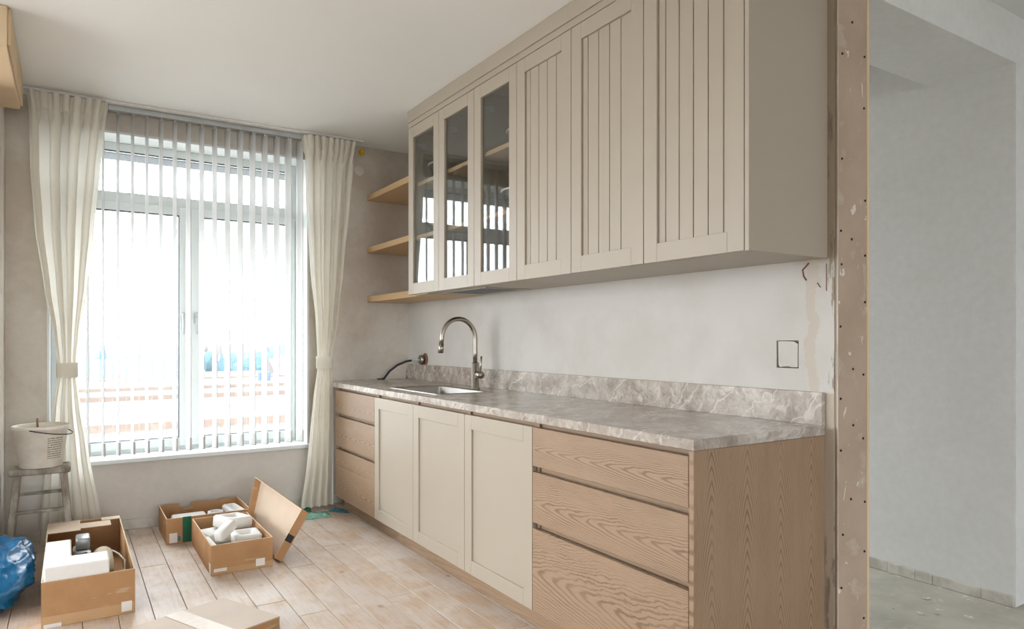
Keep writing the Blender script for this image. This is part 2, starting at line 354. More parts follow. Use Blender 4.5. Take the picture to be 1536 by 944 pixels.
# facade wall with three openings, built from the pieces around them
OX0, OX1, OZ0, OZ1 = -.105, 1.45, .42, 2.485
m = MB()
def span(x0, x1, z0, z1): m.box(x0, x1, YW, YW+.34, z0, z1)
for a, b in ((-4.7, -2.7), (-.9, OX0), (OX1, 2.43), (3.52, 6)): span(a, b, -.1, CZ)
for a, b, q in ((-2.7, -.9, .4), (2.43, 3.52, .08)): span(a, b, -.1, q); span(a, b, 2.5, CZ)
span(OX0, OX1, -.1, OZ0); span(OX0, OX1, OZ1, CZ)
wall_back = m.build('wall_back', M['raw_wall'], label='stripped raw plaster wall around the window', **ST)
bx('wall_left', M['raw_wall'], None, XL-.16, XL, 4.25, YW, -.1, CZ, 0, label='narrow stub of stripped wall beside the stool', **ST)
# white lining of the reveal
m = MB(); m.box(OX0-.002, OX0+.012, YW-.004, 5.24, OZ0, OZ1); m.box(OX1-.012, OX1+.002, YW-.004, 5.24, OZ0, OZ1); m.box(OX0, OX1, YW-.004, 5.24, OZ1-.012, OZ1+.002)
m.build('trim_1', M['frame'], label='white lining boards of the window recess', **ST)
bx('baseboard_back', M['skirt'], None, XL, 2.2, YW-.016, YW, 0, .062, .002, label='low dusty grey skirting under the window', **ST)

# kitchen wall and its stripped end
y0, y1, z0, z1 = 1.562, 1.655, 1.086, 1.187; SD = XK+.022
m = MB(); m.box(SD, 2.402, 1.424, YW, -.1, CZ); m.box(XK, SD, 1.424, y0, -.1, CZ); m.box(XK, SD, y1, YW, -.1, CZ); m.box(XK, SD, y0, y1, -.1, z0); m.box(XK, SD, y0, y1, z1, CZ)
m.prism([(y0+.0045, z0+.004), (y0+.03, z0+.0035), (y0+.04, z0+.007), (y1-.014, z0+.003), (y1-.008, z0+.012), (y1-.007, z1-.003), (y0+.05, z1-.0025), (y0+.02, z1-.004), (y0+.004, z1-.012)], XK+.0005, SD, Matrix(((0,0,1,0),(1,0,0,0),(0,1,0,0),(0,0,0,1))))
wall_right = m.build('wall_right', M['kitchen_wall'], None, label='off-white plastered kitchen wall with bare edge', **ST)
bx('plasterboard_facing', M['board'], wall_right, XK+.004, 2.405, 1.412, 1.4245, 0, CZ, 0, label='brown plasterboard strip with screws and paint flecks')
bx('corner_bead', M['skirt'], wall_right, XK+.001, XK+.0045, 1.4112, 1.4145, 0, CZ, 0)
bx('edge_batten', M['pine'], wall_right, 2.400, 2.414, 1.4105, 1.46, 0, CZ, 0)
m0 = MB().cyl((0,0,0), (0,-.003,0), .0042, 8); scr = m0.build('screw', M['screw'], wall_right); first = True
for sx, zs in ((2.247, (2.55,2.4,2.16,1.82,1.58,1.44,1.22,.98,.8,.52,.34)), (2.382, (2.5,2.43,2.2,2.02,1.7,1.5,1.34,1.05,.83,.6,.42,.2)), (2.31, (2.3,1.55,1.1,.9,.65))):
    for z in zs:
        o = scr if first else scr.copy()
        if not first: COL.objects.link(o)
        first = False; o.location = (sx+random.uniform(-.008,.008), 1.412, z+random.uniform(-.02,.02))
# cut-out for a socket in the wall, slot bottom lined with brown strips
so = MB()
q0, q1 = SD-.006, SD+.001
so.box(q0, q1, y0, y0+.004, z0, z1); so.box(q0, q1, y1-.007, y1, z0, z1); so.box(q0, q1, y0, y1, z0, z0+.003); so.box(q0, q1, y0, y1, z1-.0025, z1)
so.build('socket_cutout', M['hole'], wall_right, label='brown strips lining the saw cut around a square socket opening')
crk = MB()
crk.tube([(XK-.001, 1.52, 1.463), (XK-.001, 1.545, 1.44), (XK-.001, 1.541, 1.418), (XK-.001, 1.53, 1.402)], .003, 6); crk.tube([(XK-.001, 1.487, 1.39), (XK-.001, 1.475, 1.374)], .0018, 6); crk.tube([(XK-.001, 1.452, 1.36), (XK-.001, 1.452, 1.455)], .0016, 6)
crk.build('plaster_crack', M['hole'], wall_right)

# passage behind the kitchen wall
XJ, YB, YB2, ZB = 3.5453, 1.4047, 1.7616, 2.4193
bx('wall_hall', M['white_wall'], None, XJ, XJ+.5, YB+.001, YW, -.1, CZ, 0, label='smooth white wall of the passage', **ST)
bx('wall_near', M['white_wall'], None, XJ+.004, 6, YB-.002, YB+.2, -.1, CZ, 0, label='white wall return beside the passage', **ST)
bx('wall_header', M['white_wall'], None, XK+.18, XJ+.02, YB-.003, YB2, ZB, CZ, 0, label='white dropped beam over the passage opening', **ST)
bb = MB()
yy = YB; rr = random.Random(3)
while yy < YW-.2:
    L = rr.uniform(.08, .3); bb.box(XJ-rr.uniform(.008,.016), XJ+.005, yy, yy+L, 0, rr.uniform(.045,.058), .003); yy += L
bb.build('baseboard_hall', M['skirt'], label='broken dusty skirting along the passage wall', **ST)
# rest of the flat, out of view
m = MB(); m.box(-3.15, -3, -6, 2.05, -.1, CZ); m.box(-3.15, -3, 4.75, YW+.3, -.1, CZ); m.box(-3.15, -3, 2.05, 4.75, -.1, .25); m.box(-3.15, -3, 2.05, 4.75, 2.45, CZ); m.box(-3.15, -3, 3.35, 3.45, .25, 2.45)
m.build('wall_west', M['white_wall'], label='white wall of the living room with a wide window opening', **ST)
m = MB(); m.box(-4.7, -1.1, -6.15, -6, -.1, CZ); m.box(2.3, 6, -6.15, -6, -.1, CZ); m.box(-1.1, 2.3, -6.15, -6, -.1, .28); m.box(-1.1, 2.3, -6.15, -6, 2.48, CZ); m.box(.55, .65, -6.15, -6, .28, 2.48)
m.build('wall_rear', M['white_wall'], label='white rear wall of the living room with wide windows', **ST)
bx('wall_east', M['white_wall'], None, 6, 6.15, -6, YB, -.1, CZ, 0, label='white far side wall of the living room', **ST)

# ---------------------------------------------------------------- window
YF = 5.2
win = thing('window_1', 'white casement window with two sashes and a fixed top light', None, (.67, YF, OZ0)); win['kind'] = 'structure'
fx0, fx1, fz0, fz1 = OX0+.012, OX1-.012, .445, OZ1-.012
m = MB(); m.box(fx0, fx0+.05, YF, YF+.07, fz0, fz1, .003); m.box(fx1-.05, fx1, YF, YF+.07, fz0, fz1, .003)
m.box(fx0+.05, fx1-.05, YF, YF+.07, fz1-.05, fz1, .002); m.box(fx0+.05, fx1-.05, YF, YF+.07, fz0, fz0+.055, .002); m.build('window_frame', M['frame'], win)
m = MB(); m.box(fx0+.05, fx1-.05, YF-.004, YF+.07, 2.085, 2.15, .003); m.build('transom', M['frame'], win)
m = MB(); m.box(.675, .725, YF-.004, YF+.07, fz0+.055, 2.085, .003); m.build('mullion', M['frame'], win)
def sash(x0, x1, z0, z1, wd, handle=None, hx=None):
    m = MB(); yq = YF-.018
    m.box(x0, x0+wd, yq, YF+.05, z0, z1, .004); m.box(x1-wd, x1, yq, YF+.05, z0, z1, .004); m.box(x0+wd, x1-wd, yq+.0003, YF+.05, z1-wd, z1, .002); m.box(x0+wd, x1-wd, yq+.0003, YF+.05, z0, z0+wd, .002)
    s = m.build('sash', M['frame'], win)
    g = MB(); q = .0045; a0, a1, b0, b1 = x0+wd, x1-wd, z0+wd, z1-wd
    g.box(a0, a0+q, yq+.004, YF+.03, b0, b1); g.box(a1-q, a1, yq+.004, YF+.03, b0, b1); g.box(a0, a1, yq+.004, YF+.03, b0, b0+q); g.box(a0, a1, yq+.004, YF+.03, b1-q, b1); g.build('gasket', M['gasket'], s)
    bx('pane', M['glass'], s, a0, a1, YF+.012, YF+.018, b0, b1, 0)
    if hx is not None:
        h = MB(); h.box(hx-.013, hx+.013, yq-.012, yq, 1.30, 1.375, .004); h.cyl((hx, yq-.012, 1.358), (hx, yq-.04, 1.358), .008, 12); h.box(hx-.008, hx+.008, yq-.05, yq-.036, 1.225, 1.368, .005); h.build('handle', M['alu'], s)
sash(fx0+.03, .692, fz0+.025, 2.09, .058, True, .655); sash(.708, fx1-.03, fz0+.025, 2.09, .058, True, .737)
m = MB(); q = .03
tz0, tz1 = 2.15, fz1-.05
m.box(fx0+.05, fx1-.05, YF+.005, YF+.03, tz0, tz0+.005, .002); m.box(fx0+.05, fx1-.05, YF+.005, YF+.03, tz1-.005, tz1, .001); m.box(fx0+.05, fx0+.054, YF+.005, YF+.03, tz0, tz1, .002); m.box(fx1-.055, fx1-.05, YF+.005, YF+.03, tz0, tz1, .002)
m.build('top_light_bead', M['gasket'], win)
bx('pane', M['glass'], win, fx0+.05, fx1-.05, YF+.03, YF+.036, tz0, tz1, 0)
bx('window_sill', M['frame'], win, OX0-.04, OX1+.03, 4.945, YF+.02, .42, .448, .004)
bx('outer_lintel', M['render'], win, OX0-.3, OX1+.3, 5.30, 5.50, 2.425, 2.62, 0, label='rough pebbled lintel outside the top light')

# ================================================================== UPPER CABINETS
XU, ZU0, ZU1 = 1.81, 1.4734, 2.5208
UE = [4.055, 3.629, 3.212, 2.797, 2.37, 1.926, 1.4665]
ULAB = ['cream wall cabinet with glass door beside the open oak shelves', 'cream wall cabinet with glass door between two other glass-door cabinets', 'cream wall cabinet with glass door next to the boarded doors', 'cream wall cabinet with boarded door next to the glass doors', 'cream wall cabinet with boarded door between two boarded-door cabinets', 'cream wall cabinet with boarded door and exposed end panel beside bare wall edge']
G = .0015
for i in range(6):
    ya, yb = UE[i+1], UE[i]
    c = thing('wall_cabinet', ULAB[i], 'cabinet', (XK, (ya+yb)/2, ZU0), 0, 'wall cabinets over the worktop')
    e0 = ya if i < 5 else ya+.001
    m = MB(); xb = XU+.024; tk = .018
    m.box(xb, XK-.0005, e0, e0+tk, ZU0, ZU1); m.box(xb, XK-.0005, yb-tk, yb, ZU0, ZU1); m.box(xb, XK-.0005, e0+tk, yb-tk, ZU1-tk, ZU1); m.box(xb, XK-.0005, e0+tk, yb-tk, ZU0, ZU0+tk); m.box(XK-.012, XK-.0005, e0+tk, yb-tk, ZU0+tk, ZU1-tk)
    m.build('body', M['cabinside'] if i < 3 else M['cream'], c)
    if i == 5: bx('end_panel', M['cream'], c, XU, XK-.0005, ya-.0185, ya-.0005, ZU0-.001, ZU1+.003, .0015)
    d0, d1, f0, f1 = ya+G, yb-G, ZU0+.0005, ZU1-.002; sw = .068; dx0, dx1 = XU, XU+.022
    m = MB(); m.box(dx0, dx1, d0, d0+sw, f0, f1, .0012); m.box(dx0, dx1, d1-sw, d1, f0, f1, .0012); m.box(dx0+.00005, dx1, d0+sw, d1-sw, f1-sw, f1, .0008); m.box(dx0+.00005, dx1, d0+sw, d1-sw, f0, f0+sw, .0008)
    door = m.build('door', M['cream'], c)
    if i < 3:
        bx('pane', M['cabglass'], door, dx0+.010, dx0+.014, d0+sw-.004, d1-sw+.004, f0+sw-.004, f1-sw+.004, 0)
        for z in (2.16, 1.83): bx('inner_shelf', M['oak_s'], c, xb+.008, XK-.013, e0+tk+.001, yb-tk-.001, z-.012, z+.012, .0015)
        for z in (2.42, 1.58):
            m = MB(); m.box(xb+.003, xb+.055, yb-tk-.012, yb-tk, z-.012, z+.012, .003); m.box(xb+.055, xb+.09, yb-tk-.006, yb-tk, z-.02, z+.02, .002); m.build('hinge', M['alu'], c)
    else:
        a0, a1, b0, b1 = d0+sw, d1-sw, f0+sw, f1-sw
        bx('door_backing', M['cream'], door, dx0+.015, dx1-.001, a0, a1, b0, b1, 0)
        W = (.035, .068, .068, .068) if i < 5 else (.036, .066, .066, .066, .066)
        y = a1; k = 0
        while y > a0+.003:
            yn = max(a0, y-(W[k] if k < len(W) else .2)); k += 1
            bx('board', M['cream'], door, dx0+.009, dx0+.0155, yn+.0014, y-.0014, b0, b1, .0016); y = yn
corn = thing('cornice', 'long cream cornice filling the gap between wall cabinets and ceiling', 'cornice', (XU+.02, 2.76, ZU1))
bx('fascia', M['cream'], corn, XU-.004, XU+.018, 1.447, 4.062, 2.556, CZ-.001, .001)
bx('scribe_strip', M['cream'], corn, XU+.003, XU+.018, 1.449, 4.058, ZU1+.0035, 2.556, .001)
bx('top_filler', M['cream'], corn, XU+.018, XK-.001, 1.449, 4.055, ZU1+.0005, ZU1+.0035, 0)
bx('end_return', M['cream'], corn, XU+.018, XK-.001, 1.449, 1.46, ZU1+.0035, CZ-.001, 0); bx('end_return', M['cream'], corn, XU+.018, XK-.001, 4.037, 4.055, ZU1+.0035, CZ-.001, 0)
# extractor under the glass cabinets
hood = thing('extractor_hood', 'built-in extractor with dark filter under the glass-door cabinets', 'extractor hood', (2.03, 3.43, 1.455))
m = MB(); hx0, hx1, hy0, hy1 = 1.885, 2.185, 3.22, 3.80
m.box(hx0, hx1, hy0, hy0+.02, 1.468, 1.473, .001); m.box(hx0, hx1, hy1-.1, hy1, 1.468, 1.473, .001); m.box(hx0, hx0+.012, hy0+.02, hy1-.1, 1.468, 1.473, .001); m.box(hx1-.05, hx1, hy0+.02, hy1-.1, 1.468, 1.473, .001); m.build('frame', M['cream'], hood)
bx('filter', M['hoodglass'], hood, hx0+.012, hx1-.05, hy0+.02, hy1-.1, 1.470, 1.473, 0)
for k in range(7): bx('filter_bar', M['greymid'], hood, hx0+.03+k*.033, hx0+.036+k*.033, hy0+.03, hy1-.11, 1.4685, 1.4702, 0)
# open oak shelves in the corner
for lab, z0, z1, ya in (('topmost open oak shelf between window wall and glass cabinet', 2.230, 2.272, 4.056), ('middle open oak shelf between window wall and glass cabinet', 1.840, 1.880, 4.056)):
    o = bx('oak_shelf', M['oak_s'], None, 1.89, XK-.0005, ya, YW-.0005, z0, z1, .002, label=lab, cat='shelf', group='open oak shelves in the corner'); rebase(o, (XK, 4.5, z0))
m = MB(); m.box(1.89, XK-.0005, 4.0565, YW-.0005, 1.469, 1.513, .002); m.box(XU+.03, XK-.0005, 3.835, 4.0565, 1.4690, 1.4732, 0)
o = m.build('oak_shelf', M['oak_s'], None, label='lowest open oak shelf running on under the first glass cabinet', cat='shelf', group='open oak shelves in the corner'); rebase(o, (XK, 4.5, 1.469))
# crockery behind the glass
def bowl(y, z, r, h, m_, lab, cat='bowl', x=1.99, rim=False):
    t_ = thing('glass_bowl' if m_ is M['bowlglass'] else 'cup', lab, cat, (x, y, z))
    pr = [(r*.45, 0), (r*.5, .002), (r*.78, h*.35), (r*.95, h*.75), (r, h), (r-.005, h), (r*.9, h*.72), (r*.72, h*.36), (r*.42, .012), (0, .012)]
    MB().lathe(pr, (x, y, z), 28).build('shell', m_, t_)
    if rim: MB().tube([(x+r*math.cos(a*2*PI/28), y+r*math.sin(a*2*PI/28), z+h) for a in range(29)], .005, 8).build('rim', M['ceramic'], t_)
    return t_
bowl(3.86, 2.1725, .12, .10, M['bowlglass'], 'clear glass bowl with pale rim on upper shelf of cabinet beside open shelves', rim=True)
bowl(3.84, 1.8425, .15, .075, M['bowlglass'], 'wide glass bowl with white rim on lower shelf of cabinet beside open shelves', rim=True)
bowl(3.02, 2.1725, .125, .105, M['bowlglass'], 'large clear bowl with pale rim on upper shelf next to the boarded doors', rim=True, x=2.04)
bowl(2.875, 2.1725, .055, .075, M['bowlglass'], 'small clear bowl with pale rim beside a large bowl', rim=True, x=1.93)
bowl(2.98, 1.8425, .13, .11, M['bowlglass'], 'glass bowl with white rim on lower shelf next to the boarded doors', rim=True)
for z, lab in ((2.1725, 'white cup on upper shelf of the middle glass-door cabinet'), (1.8425, 'white cup on lower shelf of the middle glass-door cabinet')):
    t_ = bowl(3.36, z, .042, .085, M['ceramic'], lab, 'cup', 1.95)
    MB().tube([(1.95, 3.36-.038-.028*math.sin(a*PI/8), z+.042+.028*math.cos(a*PI/8)) for a in range(9)], .005, 8).build('handle', M['ceramic'], t_)

# ================================================================== BASE CABINETS
XF = 1.5762; ZW0, ZW1 = .857, .8913; DT = .838; DB = .098
BE = [4.771, 4.034, 3.47, 2.89, 2.32, 1.481]
BL = ['oak base cabinet with drawers beside the tied curtain', 'cream base cabinet door next to the drawers by the curtain', 'cream base cabinet door under the sink between two other doors', 'cream base cabinet door next to the wide oak drawers', 'wide oak base cabinet with drawers and grained end panel']
def carcass(c, ya, yb):
    m = MB(); xb = XF+.024
    m.box(xb+.012, XK-.021, ya+.018, yb-.018, DB+.002, .68); m.box(xb+.012, xb+.03, ya+.018, yb-.018, .68, ZW0-.001); m.build('body', M['oak_plain'], c)
    for q in (ya, yb-.018):
        m = MB(); m.box(xb, XK-.021, q+.0003, q+.0177, DB+.002, .68); m.box(xb, xb+.03, q+.0003, q+.0177, .68, ZW0-.0005); m.build('side_panel', M['oak_plain'], c)
    m = MB(); m.box(xb+.055, XK-.03, ya+.001, yb-.001, 0, DB+.002); return m.build('plinth_support', M['oak_plain'], c)
for i in range(5):
    ya, yb = BE[i+1], BE[i]
    c = thing('base_cabinet', BL[i], 'cabinet', ((XF+XK)/2, (ya+yb)/2, 0), 0, 'base cabinets under the worktop')
    carcass(c, ya, yb); d0, d1 = ya+G, yb-G; dx0, dx1 = XF, XF+.022
    if i in (0, 4):
        Z = [(.682, DT), (.455, .658), (DB, .431)] if i == 4 else [(.682, DT), (.455, .658), (.3225, .431), (DB, .3205)]
        for a, b in Z: bx('drawer_front', M['oak_h'], c, dx0, dx1, d0, d1, a, b, .0015)
        for zq in (.431, .658): bx('finger_channel', M['oak_plain'], c, dx1+.010, dx1+.0145, ya+.018, yb-.018, zq-.01, zq+.035, 0)
        if i == 4: bx('end_panel', M['oak_v'], c, XF-.001, XK-.0005, 1.46, 1.4805, 0, ZW0-.0005, .0015, label='oak end panel with upright cathedral grain')
    else:
        sw = .066; m = MB(); m.box(dx0, dx1, d0, d0+sw, DB, DT, .0012); m.box(dx0, dx1, d1-sw, d1, DB, DT, .0012); m.box(dx0+.00005, dx1, d0+sw, d1-sw, DT-sw, DT, .0008); m.box(dx0+.00005, dx1, d0+sw, d1-sw, DB, DB+sw, .0008)
        door = m.build('door', M['cream'], c); bx('door_panel', M['cream'], door, dx0+.009, dx1-.002, d0+sw, d1-sw, DB+sw, DT-sw, 0)
o = bx('plinth', M['oak_plain'], None, XF+.066, XF+.0785, 1.4806, 4.775, 0, DB+.0015, 0, label='long oak plinth along the floor under the base cabinets', cat='plinth'); rebase(o, (XF+.07, 3.1, 0))
# worktop with a hole for the sink
SX0, SX1, SY0, SY1 = 1.695, 2.026, 3.40, 4.045
wt = thing('worktop', 'long grey marble worktop with sink cut-out and low upstand', 'worktop', (1.9, 3.2, ZW0))
xs = [XF-.004, SX0, SX1, XK-.0005]; ys = [1.457, SY0, SY1, YW-.0005]
t_ = bmesh.new(); vv = {}
for a in range(4):
    for b in range(4):
        for k, z in enumerate((ZW0, ZW1)): vv[a, b, k] = t_.verts.new((xs[a], ys[b], z))
for a in range(3):
    for b in range(3):
        if (a, b) == (1, 1): continue
        for k in (0, 1): t_.faces.new([vv[a, b, k], vv[a+1, b, k], vv[a+1, b+1, k], vv[a, b+1, k]])
def sidef(p, q): t_.faces.new([vv[p[0], p[1], 0], vv[q[0], q[1], 0], vv[q[0], q[1], 1], vv[p[0], p[1], 1]])
for k in range(3): sidef((k, 0), (k+1, 0)); sidef((k, 3), (k+1, 3)); sidef((0, k), (0, k+1)); sidef((3, k), (3, k+1))
for p, q in (((1,1),(2,1)), ((2,1),(2,2)), ((2,2),(1,2)), ((1,2),(1,1))): sidef(p, q)
mb = MB(); mb.bm.free(); mb.bm = t_
bmesh.ops.recalc_face_normals(t_, faces=t_.faces[:])
ed = [e for e in t_.edges if len(e.link_faces) == 2 and e.calc_face_angle(0) > 1 and not (SX0-.01 < e.verts[0].co.x < SX1+.01 and SY0-.01 < e.verts[0].co.y < SY1+.01 and SX0-.01 < e.verts[1].co.x < SX1+.01 and SY0-.01 < e.verts[1].co.y < SY1+.01)]
bmesh.ops.bevel(t_, geom=ed, offset=.002, segments=1, profile=.5, affect='EDGES')
mb.build('slab', M['marble'], wt)
bx('upstand', M['marble'], wt, XK-.0205, XK-.0005, 1.457, YW-.001, ZW1-.0005, 1.006, .0015)
sink = thing('kitchen_sink', 'rectangular steel sink set into the marble worktop', 'sink', ((SX0+SX1)/2, (SY0+SY1)/2, .69))
def ring(x0, x1, y0, y1, z, r=.03, n=5):
    P = []
    for cx, cy, a0 in ((x1-r, y1-r, 0), (x0+r, y1-r, 90), (x0+r, y0+r, 180), (x1-r, y0+r, 270)):
        for k in range(n+1): a = math.radians(a0+90*k/n); P.append((cx+r*math.cos(a), cy+r*math.sin(a), z))
    return P
e = .016
rows = [ring(SX0-e, SX1+e, SY0-e, SY1+e, ZW1+.0003, .02), ring(SX0-e, SX1+e, SY0-e, SY1+e, ZW1+.003, .02), ring(SX0+.004, SX1-.004, SY0+.004, SY1-.004, ZW1+.0035, .03), ring(SX0+.008, SX1-.008, SY0+.008, SY1-.008, ZW1-.004, .03), ring(SX0+.012, SX1-.012, SY0+.012, SY1-.012, .71, .035), ring(SX0+.04, SX1-.04, SY0+.04, SY1-.04, .695, .03), ring((SX0+SX1)/2-.03, (SX0+SX1)/2+.03, (SY0+SY1)/2-.03, (SY0+SY1)/2+.03, .692, .028)]
MB().grid(rows, True, True).build('basin', M['sinksteel'], sink)
MB().lathe([(.045, 0), (.045, .004), (.03, .005), (.012, .002), (0, .002)], ((SX0+SX1)/2, (SY0+SY1)/2, .691), 24).build('drain', M['steel'], sink)
# mixer tap
fx, fy, fz = 2.075, 3.668, ZW1
tap = thing('mixer_tap', 'brushed steel mixer tap with high curved spout by the sink', 'tap', (fx, fy, fz))
MB().lathe([(.027, 0), (.027, .006), (.0235, .008), (.0235, .155), (.021, .158), (.0155, .162)], (fx, fy, fz), 28).build('column', M['steel'], tap)
R_ = .112; zc_ = fz+.305; pts = [(fx, fy, fz+.158), (fx, fy, fz+.22)] + [(fx-R_+R_*math.cos(a), fy, zc_+R_*1.05*math.sin(a)) for a in [PI*k/22 for k in range(23)]]
pts += [(fx-2*R_-.004, fy, zc_-.03)]
MB().tube(pts, .0135, 16).build('spout', M['steel'], tap)
MB().cyl((fx-2*R_-.004, fy, zc_-.028), (fx-2*R_-.008, fy, zc_-.085), .0155, 18).build('spray_head', M['steel'], tap)
m = MB(); m.cyl((fx, fy-.015, fz+.088), (fx, fy-.075, fz+.088), .0215, 20); lv = m.build('valve_body', M['steel'], tap)
MB().tube([(fx, fy-.062, fz+.1), (fx+.002, fy-.066, fz+.15), (fx+.004, fy-.068, fz+.20)], .006, 10).build('lever', M['steel'], tap)
# water outlet on the wall with black hose
vo = thing('water_outlet', 'round metal water outlet with black hose at the marble upstand', 'water outlet', (XK, 4.70, 1.04))
MB().lathe([(.046, 0), (.046, .003), (.038, .004)], (0,0,0), 24, Matrix.Translation((XK-.0005, 4.675, 1.045)) @ Matrix.Rotation(-PI/2, 4, 'Y')).build('wall_hole_shade', M['hole'], vo)  # flat brown disc, its colour imitates the dark gap around the pipe
MB().lathe([(.036, 0), (.036, .026), (.03, .032), (0, .032)], (0,0,0), 24, Matrix.Translation((XK-.004, 4.70, 1.042)) @ Matrix.Rotation(-PI/2, 4, 'Y')).build('cap', M['steel'], vo)
m = MB(); m.tube([(XK-.028, 4.70, 1.04), (XK-.05, 4.74, 1.04), (XK-.07, 4.77, 1.035)], .008, 10); m.build('connector', M['alu'], vo)
m = MB(); m.tube([(XK-.066, 4.765, 1.036), (XK-.10, 4.80, 1.028), (XK-.15, 4.845, 1.0), (XK-.20, 4.875, .955), (XK-.235, 4.90, ZW1+.007), (XK-.25, 4.905, ZW1+.006)], .0085, 10); m.build('hose', M['dark'], vo)
o = MB().box(1.955, 1.985, 4.94, 4.96, ZW1, ZW1+.008, .003).build('pipe_clip', M['dark'], None, label='small black pipe clip lying at the back of the worktop', cat='clip'); rebase(o, (1.97, 4.95, ZW1))

# ================================================================== CURTAINS AND BLIND
def lerp_tab(tab, z, c):
    for (za, *a), (zb, *b) in zip(tab, tab[1:]):
        if za >= z >= zb:
            f = (za-z)/(za-zb); f2 = f*f*(3-2*f)*.35 + f*.65
            return a[c]+(b[c]-a[c])*f2
    return tab[-1][1+c] if z < tab[-1][0] else tab[0][1+c]
YC = 4.82
def curtain(lab, tab, npl, seed, floorz, tie):
    rr = random.Random(seed); ph = [rr.uniform(0, 6.28) for _ in range(6)]
    t_ = thing('curtain', lab, 'curtain', ((tab[0][1]+tab[0][2])/2, YC, floorz), 0, 'cream curtains beside the window')
    ztop = tab[0][0]
    def P(s, z):
        xl, xr = lerp_tab(tab, z, 0), lerp_tab(tab, z, 1); wd = xr-xl
        dt = abs(z-tie); A = .027*min(1, .35+dt/.45); hd = max(0, min(1, (z-(ztop-.16))/.06))
        q = npl*(s+.025*math.sin(5*s+ph[0])+.012*math.sin(13*s+ph[1])) + .10*math.sin(1.7*z+ph[2]+3*s)
        wv = math.sin(2*PI*q); wv = math.copysign(abs(wv)**.75, wv)
        w2 = math.sin(2*PI*q*.5+ph[3]+z*.8)*.45
        low = math.sin(PI*q+ph[5])*.95 + wv*.38 + w2*.3; hi = math.sin(2*PI*q*1.0)*.35 + math.copysign(abs(math.sin(2*PI*q*2+1))**.6, math.sin(2*PI*q*2+1))*.75
        yo = A*(low*(1-hd)+hi*hd)
        # gathered edge bulges
        xo = .012*math.cos(2*PI*q)*min(1, wd/.3)*(1-hd)+.014*hd*math.cos(2*PI*q*2+1); yo *= 1+.8*hd
        edge = math.exp(-(s*14)**2)+math.exp(-((1-s)*14)**2)
        return (xl+wd*s+xo*(1-edge), YC+yo+.008*math.sin(3*z+ph[4])*(1-hd)*min(1,dt*2), z)
    N = 200
    zs = [ztop-.095-(ztop-.095-floorz)*k/60 for k in range(61)]
    MB().grid([[P(k/N, z) for k in range(N+1)] for z in zs]).build('cloth', M['curtain'], t_)
    zs = [ztop-.095*k/8 for k in range(9)]
    MB().grid([[P(k/N, z) for k in range(N+1)] for z in zs]).build('pleated_heading', M['curtain'], t_)
    xl, xr = lerp_tab(tab, tie, 0), lerp_tab(tab, tie, 1); cx = (xl+xr)/2; hw = (xr-xl)/2+.006
    rows = []
    for z in (tie-.043, tie-.038, tie, tie+.038, tie+.043):
        k_ = 1.0 if abs(z-tie) < .04 else .97
        rows.append([(cx+hw*k_*math.copysign(abs(math.cos(a))**.7, math.cos(a)), YC+.045*k_*math.sin(a), z) for a in [2*PI*k/36 for k in range(36)]])
    MB().grid(rows, True, True).build('tie_band', M['curtain'], t_)
    return t_
LT = [(2.606,-.20,.205),(2.49,-.188,.188),(2.179,-.184,.16),(1.838,-.162,.129),(1.497,-.118,.095),(1.228,-.073,.058),(1.054,-.054,.042),(.972,-.054,.042),(.803,-.079,.062),(.535,-.105,.102),(.117,-.137,.167),(.01,-.14,.175)]
RT = [(2.602,1.356,1.742),(2.49,1.372,1.722),(2.158,1.379,1.693),(1.698,1.411,1.649),(1.329,1.448,1.605),(1.073,1.462,1.567),(.989,1.462,1.567),(.772,1.43,1.571),(.541,1.407,1.571),(.312,1.384,1.571),(.04,1.347,1.573),(.0,1.347,1.573)]
curtain('tied cream curtain hanging behind the stool with the bucket', LT, 8, 4, .012, 1.013)
curtain('tied cream curtain hanging beside the kitchen cabinets', RT, 8, 11, .03, 1.031)
o = MB().box(-.26, 1.80, 4.815, 4.84, CZ-.014, CZ-.0005, .002).build('curtain_track', M['white_plastic'], None, label='white curtain track fixed along the ceiling by the window', cat='curtain track'); rebase(o, (.8, 4.83, CZ-.014))
blind = thing('vertical_blind', 'white vertical slat blind turned open across the window', 'blind', (.67, 4.925, .46))
m = MB(); m.box(-.02, 1.41, 4.905, 4.945, CZ-.034, CZ-.0005, .002); m.build('headrail', M['alu'], blind)
n_sl = 18; proto = None
for k in range(n_sl):
    xq = .02+k*.0795; th = math.radians(6+9*k/n_sl + random.uniform(-1.2, 1.2))
    if proto is None:
        rows = []
        for z in (CZ-.045, 1.9, 1.3, .7, .56, .475):
            rows.append([(.006*(1-(2*v-1)**2), (v-.5)*.09, z-.475) for v in [q/6 for q in range(7)]])
        bk = [[(x_-.0012, y_, z_) for x_, y_, z_ in r] for r in rows]
        m = MB(); m.grid([r+b[::-1] for r, b in zip(rows, bk)], True, True); proto = m.build('slat', M['slat']); o = proto
        mm = MB(); mm.box(-.003, .008, -.043, .043, 0.004, .085, .003); wproto = mm.build('bottom_weight', M['slat']); wo = wproto
        hm = MB(); hm.box(-.003, .003, -.006, .006, CZ-.05-.475, CZ-.034-.475, .001); hproto = hm.build('slat_hook', M['white_plastic']); ho = hproto
    else:
        o = proto.copy(); wo = wproto.copy(); ho = hproto.copy()
        for q in (o, wo, ho): COL.objects.link(q)
    o.parent = blind; o.location = Vector((xq, 4.925, .475))-Vector(blind.location); o.rotation_euler = (0, 0, th)
    wo.parent = o; ho.parent = o

